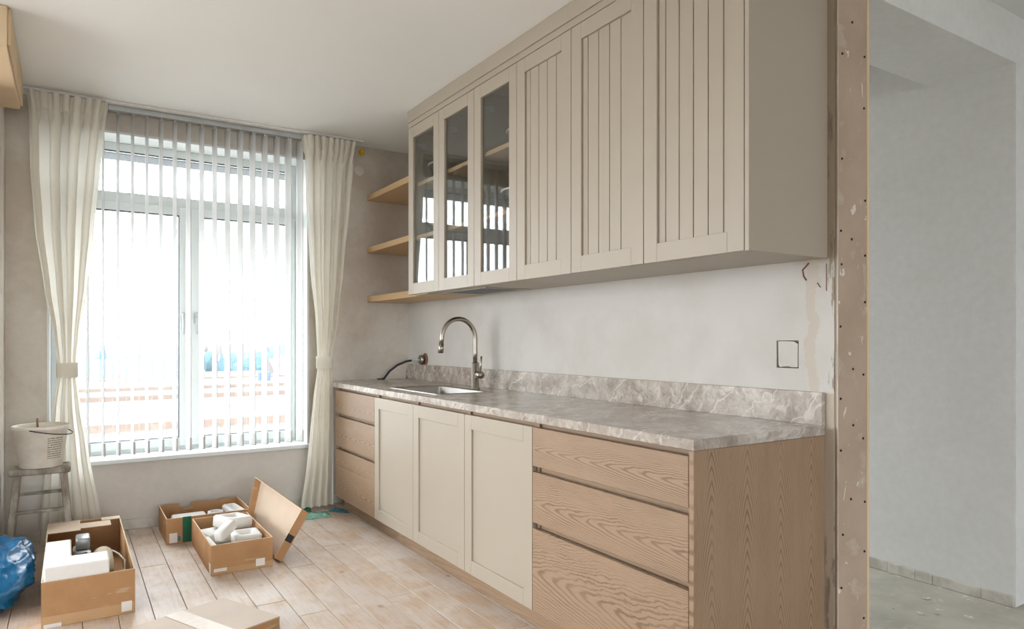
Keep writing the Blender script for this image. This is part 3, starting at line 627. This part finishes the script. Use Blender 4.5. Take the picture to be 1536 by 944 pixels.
# wall fittings and beam
o = MB().lathe([(.022, 0), (.022, .02), (.014, .024), (.014, .016), (0, .016)], (0,0,0), 20, Matrix.Translation((1.84, YW+.001, 2.585)) @ Matrix.Rotation(PI/2, 4, 'X')).build('yellow_plug', M['yellow'], None, label='yellow plastic cap in the wall above the round plate', cat='cap'); rebase(o, (1.84, YW, 2.585))
o = MB().lathe([(.041, 0), (.041, .004), (.037, .007), (0, .008)], (0,0,0), 32, Matrix.Translation((1.828, YW+.001, 2.45)) @ Matrix.Rotation(PI/2, 4, 'X')).build('cover_plate', M['plate'], None, label='round painted cover plate on the wall beside the curtain', cat='cover plate'); rebase(o, (1.828, YW, 2.45))
bm_ = thing('wooden_beam', 'pale timber beam under the ceiling at the wall stub', 'beam', (-.26, 4.2, 2.45))
bx('main_timber', M['pine'], bm_, XL-.06, -.222, 3.70, 4.66, 2.45, CZ-.001, .003); bx('side_lath', M['pine'], bm_, -.2222, -.210, 3.72, 4.66, 2.47, CZ-.004, .002)

# ================================================================== STOOL AND BUCKET
stx, sty = -.128, 4.645
st = thing('stool', 'paint-worn wooden stool standing in front of the curtain', 'stool', (stx, sty, 0))
MB().box(stx-.145, stx+.14, sty-.092, sty+.092, .455, .492, .012).build('seat', M['stool'], st)
for sx, sy in ((-1,-1),(1,-1),(-1,1),(1,1)):
    MB().bar((stx+sx*.145, sty+sy*.094, 0), (stx+sx*.105, sty+sy*.065, .458), .034, .034, .004).build('leg', M['stool'], st)
for z, sy in ((.26,-1), (.33, 1)): MB().bar((stx-.122, sty+sy*.082, z), (stx+.122, sty+sy*.082, z), .026, .016, .003).build('stretcher', M['stool'], st)
for sx in (-1, 1): MB().bar((stx+sx*.125, sty-.08, .2), (stx+sx*.125, sty+.08, .2), .016, .026, .003).build('stretcher', M['stool'], st)
bk = thing('bucket', 'dirty white plastic bucket with printed lines standing on the stool', 'bucket', (stx, sty, .492))
MB().lathe([(.098, 0), (.101, .003), (.128, .205), (.133, .207), (.136, .224), (.131, .228), (.126, .224), (.098, .006), (0, .006)], (stx, sty, .492), 40).build('shell', M['bucket'], bk)
hp = []
for k in range(17):
    a = PI*k/16; cx_ = Vector((math.cos(-.35), math.sin(-.35), 0)); sx_ = Vector((-math.sin(-.35), math.cos(-.35), 0))
    p_ = Vector((stx, sty, .492+.21)) + sx_*(-.138*math.cos(a)) + cx_*(.150*math.sin(a)) + Vector((0,0,-.035*math.sin(a))); hp.append(p_)
MB().tube(hp, .0028, 8).build('wire_handle', M['dark'], bk)
o = MB().bar((stx-.01, sty+.03, .50), (stx-.02, sty+.118, .745), .010, .006, .001).build('stirring_stick', M['brownstick'], None, label='thin brown stick leaning inside the bucket', cat='stick'); rebase(o, (stx-.01, sty+.03, .50))

# ================================================================== CARTONS
def carton_body(m, x0, x1, y0, y1, h, t=.005, z=0.0):
    m.box(x0, x1, y0, y1, z, z+t); m.box(x0, x0+t, y0, y1, z+t, z+h); m.box(x1-t, x1, y0, y1, z+t, z+h); m.box(x0+t, x1-t, y0, y0+t, z+t, z+h); m.box(x0+t, x1-t, y1-t, y1, z+t, z+h)
def rims(c, x0, x1, y0, y1, h, t=.005):
    m = MB(); e = .0012
    m.box(x0, x0+t, y0, y1, h, h+e); m.box(x1-t, x1, y0, y1, h, h+e); m.box(x0+t, x1-t, y0, y0+t, h, h+e); m.box(x0+t, x1-t, y1-t, y1, h, h+e); m.build('cut_edge', M['card_edge'], c)
# large open carton beside the blue bag
X0, X1, Y0c, Y1c, HB = -.094, .246, 3.445, 4.52, .19
c = thing('cardboard_box', 'big long open cardboard box beside the blue plastic bag', 'cardboard box', (.076, 4.0, 0))
m = MB(); carton_body(m, X0, X1, Y0c, Y1c, HB); m.build('body', M['card'], c); rims(c, X0, X1, Y0c, Y1c, HB)
bx('flap', M['card_pale'], c, X0+.002, .055, 4.285, Y1c-.001, HB+.0012, HB+.0055, .001)
bx('flap', M['card_pale'], c, .055, .195, 4.32, 4.43, HB+.0012, HB+.0055, .001)
bx('flap', M['card_pale'], c, .155, X1-.001, 4.45, Y1c-.001, HB+.0012, HB+.005, .001)
bx('packing_tape', M['tape_clear'], c, X0+.002, X1-.002, Y0c-.0008, Y0c, 0.002, .048, 0)
bx('sticker', M['sticker'], c, X1-.052, X1-.012, Y0c-.0014, Y0c-.0006, .012, .055, 0); bx('sticker', M['sticker'], c, X0+.008, X0+.07, Y0c-.0014, Y0c-.0006, .0, .016, 0)
m = MB(); FZ = .247
m.prism([(X0+.008, 3.452), (.150, 3.452), (.150, 3.60), (.012, 3.60), (.012, 3.895), (X0+.008, 3.895)], .13, FZ); o = m.build('foam_corner', M['foam'], None, label='L-shaped white foam block in the big long box', cat='foam block'); rebase(o, (.02, 3.6, .13))
bv = o.modifiers.new('bevel', 'BEVEL'); bv.width = .006; bv.segments = 2
d = thing('grey_device', 'grey metal device with straps packed in the big long box', 'device', (.06, 3.93, .006))
MB().box(.018, .084, 3.62, 3.98, .006, .195, .012).build('housing', M['grey_metal'], d); MB().box(.028, .09, 3.72, 3.78, .195, .215, .006).build('bracket', M['greymid'], d)
MB().box(.03, .088, 3.86, 3.97, .195, .25, .008).build('head', M['grey_metal'], d); MB().tube([(.025, 3.70, .19), (.045, 3.67, .23), (.068, 3.67, .23), (.08, 3.72, .192)], .006, 8).build('strap', M['greymid'], d)
m = MB(); m.tube([(.135, 3.61, .15), (.137, 3.70, .155), (.139, 3.86, .16), (.14, 3.885, .161), (.14, 3.897, .161)], .04, 20, [.040, .042, .042, .034, .012]); o = m.build('cloth_roll', M['roll'], None, label='beige cloth roll with rounded end in the big long box', cat='roll'); rebase(o, (.137, 3.75, .11))
o = MB().box(.10, .18, 3.615, 3.9, .006, .109, .01).build('foam_support', M['foam'], None, label='plain white foam bar under the beige roll', cat='foam block'); rebase(o, (.14, 3.75, .006))
o = MB().tube([(.18, 3.92, .16), (.205, 3.86, .155), (.228, 3.80, .135), (.222, 3.72, .09), (.2, 3.66, .012)], .004, 8).build('white_cable', M['white_plastic'], None, label='bent white cable against the inside of the big long box', cat='cable'); rebase(o, (.2, 3.66, .008))

# shallow wide carton under the window with green tape
X0, X1, Y0c, Y1c, HB = .479, .948, 4.478, 4.872, .147
c = thing('cardboard_box', 'shallow open cardboard box with green tape under the window', 'cardboard box', (.71, 4.67, 0))
m = MB(); t5 = .005
m.box(X0, X1, Y0c, Y1c, 0, t5); m.box(X0, X0+t5, Y0c, Y1c, t5, HB); m.box(X1-t5, X1, Y0c, Y1c, t5, HB); m.box(X0+t5, X1-t5, Y0c, Y0c+t5, t5, HB)
M_ = Matrix.Translation((0, Y1c, 0)) @ Matrix.Rotation(PI/2, 4, 'X')
m.prism([(X0+t5, t5), (X1-t5, t5), (X1-t5, HB), (.83, HB), (.825, HB-.008), (.775, HB-.008), (.77, HB), (.665, HB), (.66, HB-.03), (.60, HB-.03), (.595, HB), (X0+t5, HB)], 0, t5, M_); m.build('body', M['card'], c)
m = MB(); m.box(X0, X0+t5, Y0c, Y1c, HB, HB+.0012); m.box(X1-t5, X1, Y0c, Y1c, HB, HB+.0012); m.box(X0+t5, X1-t5, Y0c, Y0c+t5, HB, HB+.0012); m.build('cut_edge', M['card_edge'], c)
m = MB(); m.box(.565, .612, Y0c-.0008, Y0c, .002, HB+.002); m.box(.565, .612, Y0c, Y0c+t5+.001, HB+.0005, HB+.002); m.build('green_tape', M['tape_green'], c)
bx('sticker', M['sticker'], c, .495, .537, Y0c-.001, Y0c, .006, .062, 0); bx('sticker', M['petrol'], c, .54, .555, Y0c-.001, Y0c, .012, .04, 0)
def foam(name, poly_fn, lab, loc, M_=None): pass
o = MB().box(.53, .72, 4.56, 4.72, .006, .118, .012).build('foam_slab', M['foam'], None, label='flat white foam slab in the shallow green-taped box', cat='foam block'); rebase(o, (.62, 4.64, .006))
m = MB(); m.lathe([(.028, 0), (.045, 0), (.045, .05), (.028, .05), (.028, 0)], (.775, 4.66, .07), 24, None, False); m.box(.74, .81, 4.6, 4.72, .006, .072, .006); o = m.build('foam_ring', M['foam'], None, label='round white foam ring in the shallow green-taped box', cat='foam ring'); rebase(o, (.775, 4.66, .006))
def foam_tray(name, lab, loc, sx, sy, h, wl, rz=0, tilt=0, tax='X'):
    MM = Matrix.Translation(loc) @ Matrix.Rotation(rz, 4, 'Z') @ Matrix.Rotation(tilt, 4, tax); m = MB()
    P = ring(-sx/2, sx/2, -sy/2, sy/2, 0, .014, 4); Q = ring(-sx/2, sx/2, -sy/2, sy/2, h-.008, .016, 4); Q2 = ring(-sx/2+.007, sx/2-.007, -sy/2+.007, sy/2-.007, h, .014, 4)
    Rr = ring(-sx/2+wl, sx/2-wl, -sy/2+wl, sy/2-wl, h, .012, 4); S_ = ring(-sx/2+wl+.008, sx/2-wl-.008, -sy/2+wl+.008, sy/2-wl-.008, h-.03, .01, 4); T_ = ring(-.004, .004, -.004, .004, h-.03, .002, 4); B_ = ring(-.004, .004, -.004, .004, 0, .002, 4)
    rows = [[tuple(MM @ Vector(v)) for v in r] for r in (B_, P, Q, Q2, Rr, S_, T_)]
    m.grid(rows, True, True); o = m.build(name, M['foam'], None, label=lab, cat='foam block')
    rebase(o, loc); return o
foam_tray('foam_tray', 'hollow white foam tray in the shallow green-taped box', (.885, 4.66, .0765), .085, .24, .055, .022, .1)
o = MB().box(.83, .93, 4.52, 4.80, .006, .076, .008).build('foam_slab', M['foam'], None, label='thick white foam slab under a hollow tray in the green-taped box', cat='foam block'); rebase(o, (.88, 4.66, .006))

# box full of foam with lid
X0, X1, Y0c, Y1c, HB = .605, .907, 3.765, 4.39, .151
c = thing('cardboard_box', 'open cardboard box heaped with white foam pieces beside its lid', 'cardboard box', (.756, 4.07, 0))
m = MB(); carton_body(m, X0, X1, Y0c, Y1c, HB); m.build('body', M['card'], c); rims(c, X0, X1, Y0c, Y1c, HB)
bx('packing_tape', M['tape_clear'], c, X0+.002, X1-.002, Y0c-.0008, Y0c, .002, .03, 0)
bx('sticker', M['sticker'], c, X0+.014, X0+.075, Y0c-.0016, Y0c-.0006, .016, .032, 0); bx('sticker', M['sticker'], c, X1-.085, X1-.04, Y0c-.0016, Y0c-.0006, .012, .05, 0); bx('sticker', M['sticker'], c, X0-.001, X0, Y0c+.005, Y0c+.05, .003, .055, 0)
foam_tray('foam_tray', 'hollow white foam tray on top of the heap beside the lid', (.790, 4.21, .125), .16, .16, .06, .035, .35, .08, 'Y')
foam_tray('foam_tray', 'wide white foam tray lying flat in the heap beside the lid', (.82, 3.985, .075), .14, .19, .065, .03, -.06, -.05, 'X')
for loc, s_, rz, tl, lab in (((.702, 3.93, .178), (.05, .14, .055), -.75, .30, 'white foam bar tilted across the heap beside the lid'), ((.684, 4.19, .088), (.11, .15, .06), .2, .05, 'square white foam block under the heap beside the lid'), ((.640, 3.93, .09), (.03, .27, .06), .08, .06, 'long thin white foam strip along the side of the heap'), ((.715, 3.83, .092), (.09, .09, .07), 0, 0, 'low white foam block in front of the heap beside the lid')):
    MM = Matrix.Translation(loc) @ Matrix.Rotation(rz, 4, 'Z') @ Matrix.Rotation(tl, 4, 'X')
    o = MB().box(-s_[0]/2, s_[0]/2, -s_[1]/2, s_[1]/2, -s_[2]/2, s_[2]/2, .010, MM).build('foam_block', M['foam'], None, label=lab, cat='foam block'); rebase(o, loc)
o = MB().box(X0+.01, X1-.01, Y0c+.01, Y1c-.01, .0055, .055, .006).build('packing_paper', M['roll'], None, label='brown packing paper filling the bottom of the foam-filled box', cat='packing paper'); rebase(o, (.756, 4.07, .006))
# lid leaning open against the box
NB, FB, NT_, FT = Vector((.958, 3.80, .004)), Vector((.926, 4.42, .004)), Vector((1.118, 3.85, .232)), Vector((1.000, 4.44, .325))
LN = (FB-NB).cross(NT_-NB).normalized()
if LN.x > 0: LN = -LN
def lidbox(m, a0, a1, b0, b1, d0, d1):
    t_ = MB().box(a0, a1, b0, b1, d0, d1); bmesh.ops.subdivide_edges(t_.bm, edges=[e for e in t_.bm.edges if abs(e.verts[0].co.z-e.verts[1].co.z) < 1e-6], cuts=7, use_grid_fill=True); t_.bm.verts.index_update()
    V = []
    for v in t_.bm.verts:
        a, b, d_ = v.co; V.append(tuple((NB*(1-a)+FB*a)*(1-b)+(NT_*(1-a)+FT*a)*b + LN*d_))
    m._add(V, [[v.index for v in f.verts] for f in t_.bm.faces]); t_.bm.free(); return m
lid = thing('box_lid', 'cardboard lid standing open against the foam-filled box', 'box lid', tuple(NB))
lidbox(MB(), 0, 1, 0, 1, -.005, 0).build('lid_panel', M['card'], lid); lidbox(MB(), .006, .994, .012, .988, .0001, .0012).build('lid_lining', M['card_pale'], lid)
m = MB(); lidbox(m, 0, .008, 0, 1, 0, .042); lidbox(m, .992, 1, 0, 1, 0, .042); lidbox(m, .008, .992, .984, 1, 0, .042); lidbox(m, .008, .992, 0, .016, 0, .018); m.build('lid_rim', M['card'], lid)
m = MB(); lidbox(m, 0, 1, .984, 1, .042, .0432); lidbox(m, 0, .008, 0, .984, .042, .0432); m.build('cut_edge', M['card_edge'], lid)
lidbox(MB(), -.002, 0, .36, .5, .002, .042).build('black_tape', M['tape_black'], lid); lidbox(MB(), .0085, .011, .02, .17, .002, .04).build('black_tape', M['tape_black'], lid)
# flat closed carton in front
c = thing('flat_carton', 'flat closed cardboard carton with shiny tape lying on the planks', 'cardboard box', (.47, 3.06, 0), 0.0)
Lp, Tp, Rp = Vector((.176, 3.150)), Vector((.582, 3.300)), Vector((.740, 2.955)); Bp = Lp+Rp-Tp
def q2(a, b): v = Lp+(Bp-Lp)*a+(Tp-Lp)*b; return (v.x, v.y)
MB().prism([q2(0,0), q2(1,0), q2(1,1), q2(0,1)], .001, .036).build('body', M['card'], c)
MB().prism([q2(-.003,-.003), q2(1.003,-.003), q2(1.003,.482), q2(-.003,.482)], .036, .040).build('top_flap', M['card_top'], c); MB().prism([q2(-.003,.488), q2(1.003,.488), q2(1.003,1.003), q2(-.003,1.003)], .036, .0415).build('top_flap', M['card_top'], c)
M['tape_shiny'] = plain('shiny_clear_tape', srgb(198,180,161), .36, 0, .5, .06, 30)
MB().prism([q2(0,.40), q2(1,.40), q2(1,.575), q2(0,.575)], .0412, .0418).build('clear_tape', M['tape_shiny'], c); MB().prism([q2(.0,.46), q2(.0,.54), q2(-.004,.54), q2(-.004,.46)], .01, .042).build('clear_tape', M['tape_shiny'], c)
# blue bag
t_ = bmesh.new(); bmesh.ops.create_icosphere(t_, subdivisions=5, radius=1.0)
for v in t_.verts:
    p = v.co.copy(); n_ = mnoise.fractal(p*1.3+Vector((3,1,5)), 1.0, 2.0, 3)
    w_ = Vector((p.x*1.1+p.z*.9, p.y*.8-p.x*.5, p.z*.9))+Vector((9,2,4)); rdg = 1-abs(mnoise.noise(w_*1.5)); rdg2 = 1-abs(mnoise.noise(w_*2.9+Vector((1,7,4)))); rdg3 = 1-abs(mnoise.noise(w_*6+Vector((4,1,4))))
    k = .84+.12*n_+.10*rdg**6+.06*rdg2**8+.018*rdg3**8
    q = Vector((p.x*.20*k, p.y*.36*k, p.z*.15*k)); q.z += .105
    top = max(0, p.z); q.x += .05*top; q.y += .10*top; q.z += .03*max(0, p.x+p.y*.6)
    if q.z < .004: q.z = .004*random.random()
    v.co = q + Vector((-.315, 3.93, 0))
    if v.co.x > -.104: v.co.x = -.104-.004*random.random()
for f in t_.faces: f.smooth = True
mb = MB(); mb.bm.free(); mb.bm = t_; o = mb.build('plastic_bag', M['bluebag'], None, label='crumpled shiny blue plastic bag on the floor', cat='plastic bag'); rebase(o, (-.315, 3.93, 0))
# crumpled sheets at the curtain foot
def sheet(name, mat, poly, lab, seed, hmax=.018):
    t_ = bmesh.new(); rr = random.Random(seed); n = 26
    (ax, ay), (bx_, by), (cx, cy), (dx, dy) = poly; rows = []
    for i in range(n+1):
        r = []
        for j in range(n+1):
            u, v = i/n, j/n; jit = .02
            x_ = (ax*(1-u)+bx_*u)*(1-v)+(dx*(1-u)+cx*u)*v; y_ = (ay*(1-u)+by*u)*(1-v)+(dy*(1-u)+cy*u)*v
            eu = min(u, 1-u, v, 1-v); x_ += jit*mnoise.noise(Vector((x_*9, y_*9, seed)))*1.2; y_ += jit*mnoise.noise(Vector((x_*9, y_*9, seed+5)))*1.2
            z_ = .002+hmax*max(0, .5+mnoise.fractal(Vector((x_*14, y_*14, seed)), 1, 2, 3))*min(1, eu*8+.15); r.append((x_, y_, z_))
        rows.append(r)
    m = MB(); m.grid(rows); low = [[(x_, y_, max(0.0003, z_-.0015)) for x_, y_, z_ in r] for r in rows]; m.grid(low)
    o = m.build(name, mat, None, label=lab, cat='plastic sheet'); rebase(o, (ax, ay, 0))
sheet('plastic_sheet', M['teal'], [(1.20,4.60),(1.50,4.58),(1.51,4.74),(1.25,4.78)], 'crumpled pale teal plastic sheet under the curtain beside the lid', 3)
sheet('plastic_sheet', M['green'], [(1.18,4.80),(1.42,4.79),(1.44,4.93),(1.2,4.94)], 'crumpled dark green plastic sheet against the skirting', 8, .03)
sheet('plastic_sheet', M['petrol'], [(1.52,4.74),(1.63,4.60),(1.64,4.70),(1.60,4.86)], 'small petrol blue plastic sheet at the plinth end', 5, .01)
rr = random.Random(21)
for k in range(14):
    x_, y_ = rr.uniform(2.75, 3.48), rr.uniform(1.5, 2.3); s_ = rr.uniform(.006, .016)
    o = MB().box(x_-s_, x_+s_, y_-s_*.7, y_+s_*.7, 0, s_*.6, s_*.25).build('plaster_crumb', M['skirt'], None, label='loose plaster crumb on the screed floor of the passage', cat='rubble', group='plaster crumbs on the screed'); rebase(o, (x_, y_, 0)); o.rotation_euler.z = rr.uniform(0, 3)

# ================================================================== OUTSIDE
GZ = -9.0
bx('far_ground', M['ground'], None, -600, 900, -600, 1200, GZ-.5, GZ, 0, label='pale open ground far below the window', **ST)
for (x0, x1, y0, y1, zt, lab) in ((-12, 40, 13, 19.5, -.30, 'long pale flat-roofed block nearest the window'), (-25, 70, 36, 44, -1.1, 'long pale flat-roofed block behind the nearest one')):
    b_ = thing('flat_roof_building', lab, 'building', ((x0+x1)/2, (y0+y1)/2, GZ))
    bx('walls', M['housewall'], b_, x0, x1, y0, y1, GZ, zt, 0); m = MB(); m.box(x0-.1, x1+.1, y0-.1, y0+.25, zt, zt+.12); m.box(x0-.1, x1+.1, y1-.25, y1+.1, zt, zt+.12); m.build('parapet', M['parapet'], b_)
    for k in range(7): bx('roof_vent', M['roof2'], b_, x0+(k+.5)*(x1-x0)/7, x0+(k+.5)*(x1-x0)/7+.6, (y0+y1)/2, (y0+y1)/2+.6, zt, zt+.5, 0)
rr = random.Random(5); spots = []
for y_ in (60, 82, 108, 140, 180, 235):
    x_ = -.07*y_
    while x_ < .36*y_:
        wd = rr.uniform(7, 14); spots.append((x_+wd/2, y_+rr.uniform(-3, 3), wd)); x_ += wd+rr.uniform(2, 9)
for x_, y_, wd in spots:
    dp, hh, z0 = rr.uniform(7, 10), rr.uniform(4, 6.8), GZ
    mt = rr.random() < .5
    b_ = thing('house', 'distant house with tiled gable roof outside the window' if mt else 'distant house with blue-grey gable roof outside the window', 'house', (x_, y_, z0), 0, 'distant tiled houses' if mt else 'distant slate-roofed houses')
    bx('walls', M['housewall'], b_, x_-wd/2, x_+wd/2, y_-dp/2, y_+dp/2, z0, z0+hh, 0)
    rh = rr.uniform(1.5, 2.8); MQ = Matrix.Translation((x_-wd/2-.3, y_, z0+hh)) @ Matrix((Vector((0,1,0)), Vector((0,0,1)), Vector((1,0,0)))).transposed().to_4x4()
    MB().prism([(-dp/2-.4, 0), (dp/2+.4, 0), (0, rh)], 0, wd+.6, MQ).build('roof', M['roof1'] if mt else M['roof2'], b_)
for k in range(16):
    y_ = (96, 124, 160, 207, 262, 300)[k % 6]; x_ = (-.06+.4*((k*.618) % 1))*y_; s_ = rr.uniform(2.6, 4.2)
    b_ = thing('tree', 'distant round-crowned tree outside the window', 'tree', (x_, y_, GZ), 0, 'distant trees')
    t_ = bmesh.new(); bmesh.ops.create_icosphere(t_, subdivisions=2, radius=s_)
    for v in t_.verts: v.co = v.co*(1+.3*mnoise.noise(v.co*.5+Vector((k,0,0)))) + Vector((x_, y_, GZ+s_*1.25))
    mb = MB(); mb.bm.free(); mb.bm = t_; mb.build('crown', M['tree'], b_); MB().cyl((x_, y_, GZ), (x_, y_, GZ+s_*.6), .4, 8).build('trunk', M['roof1'], b_)
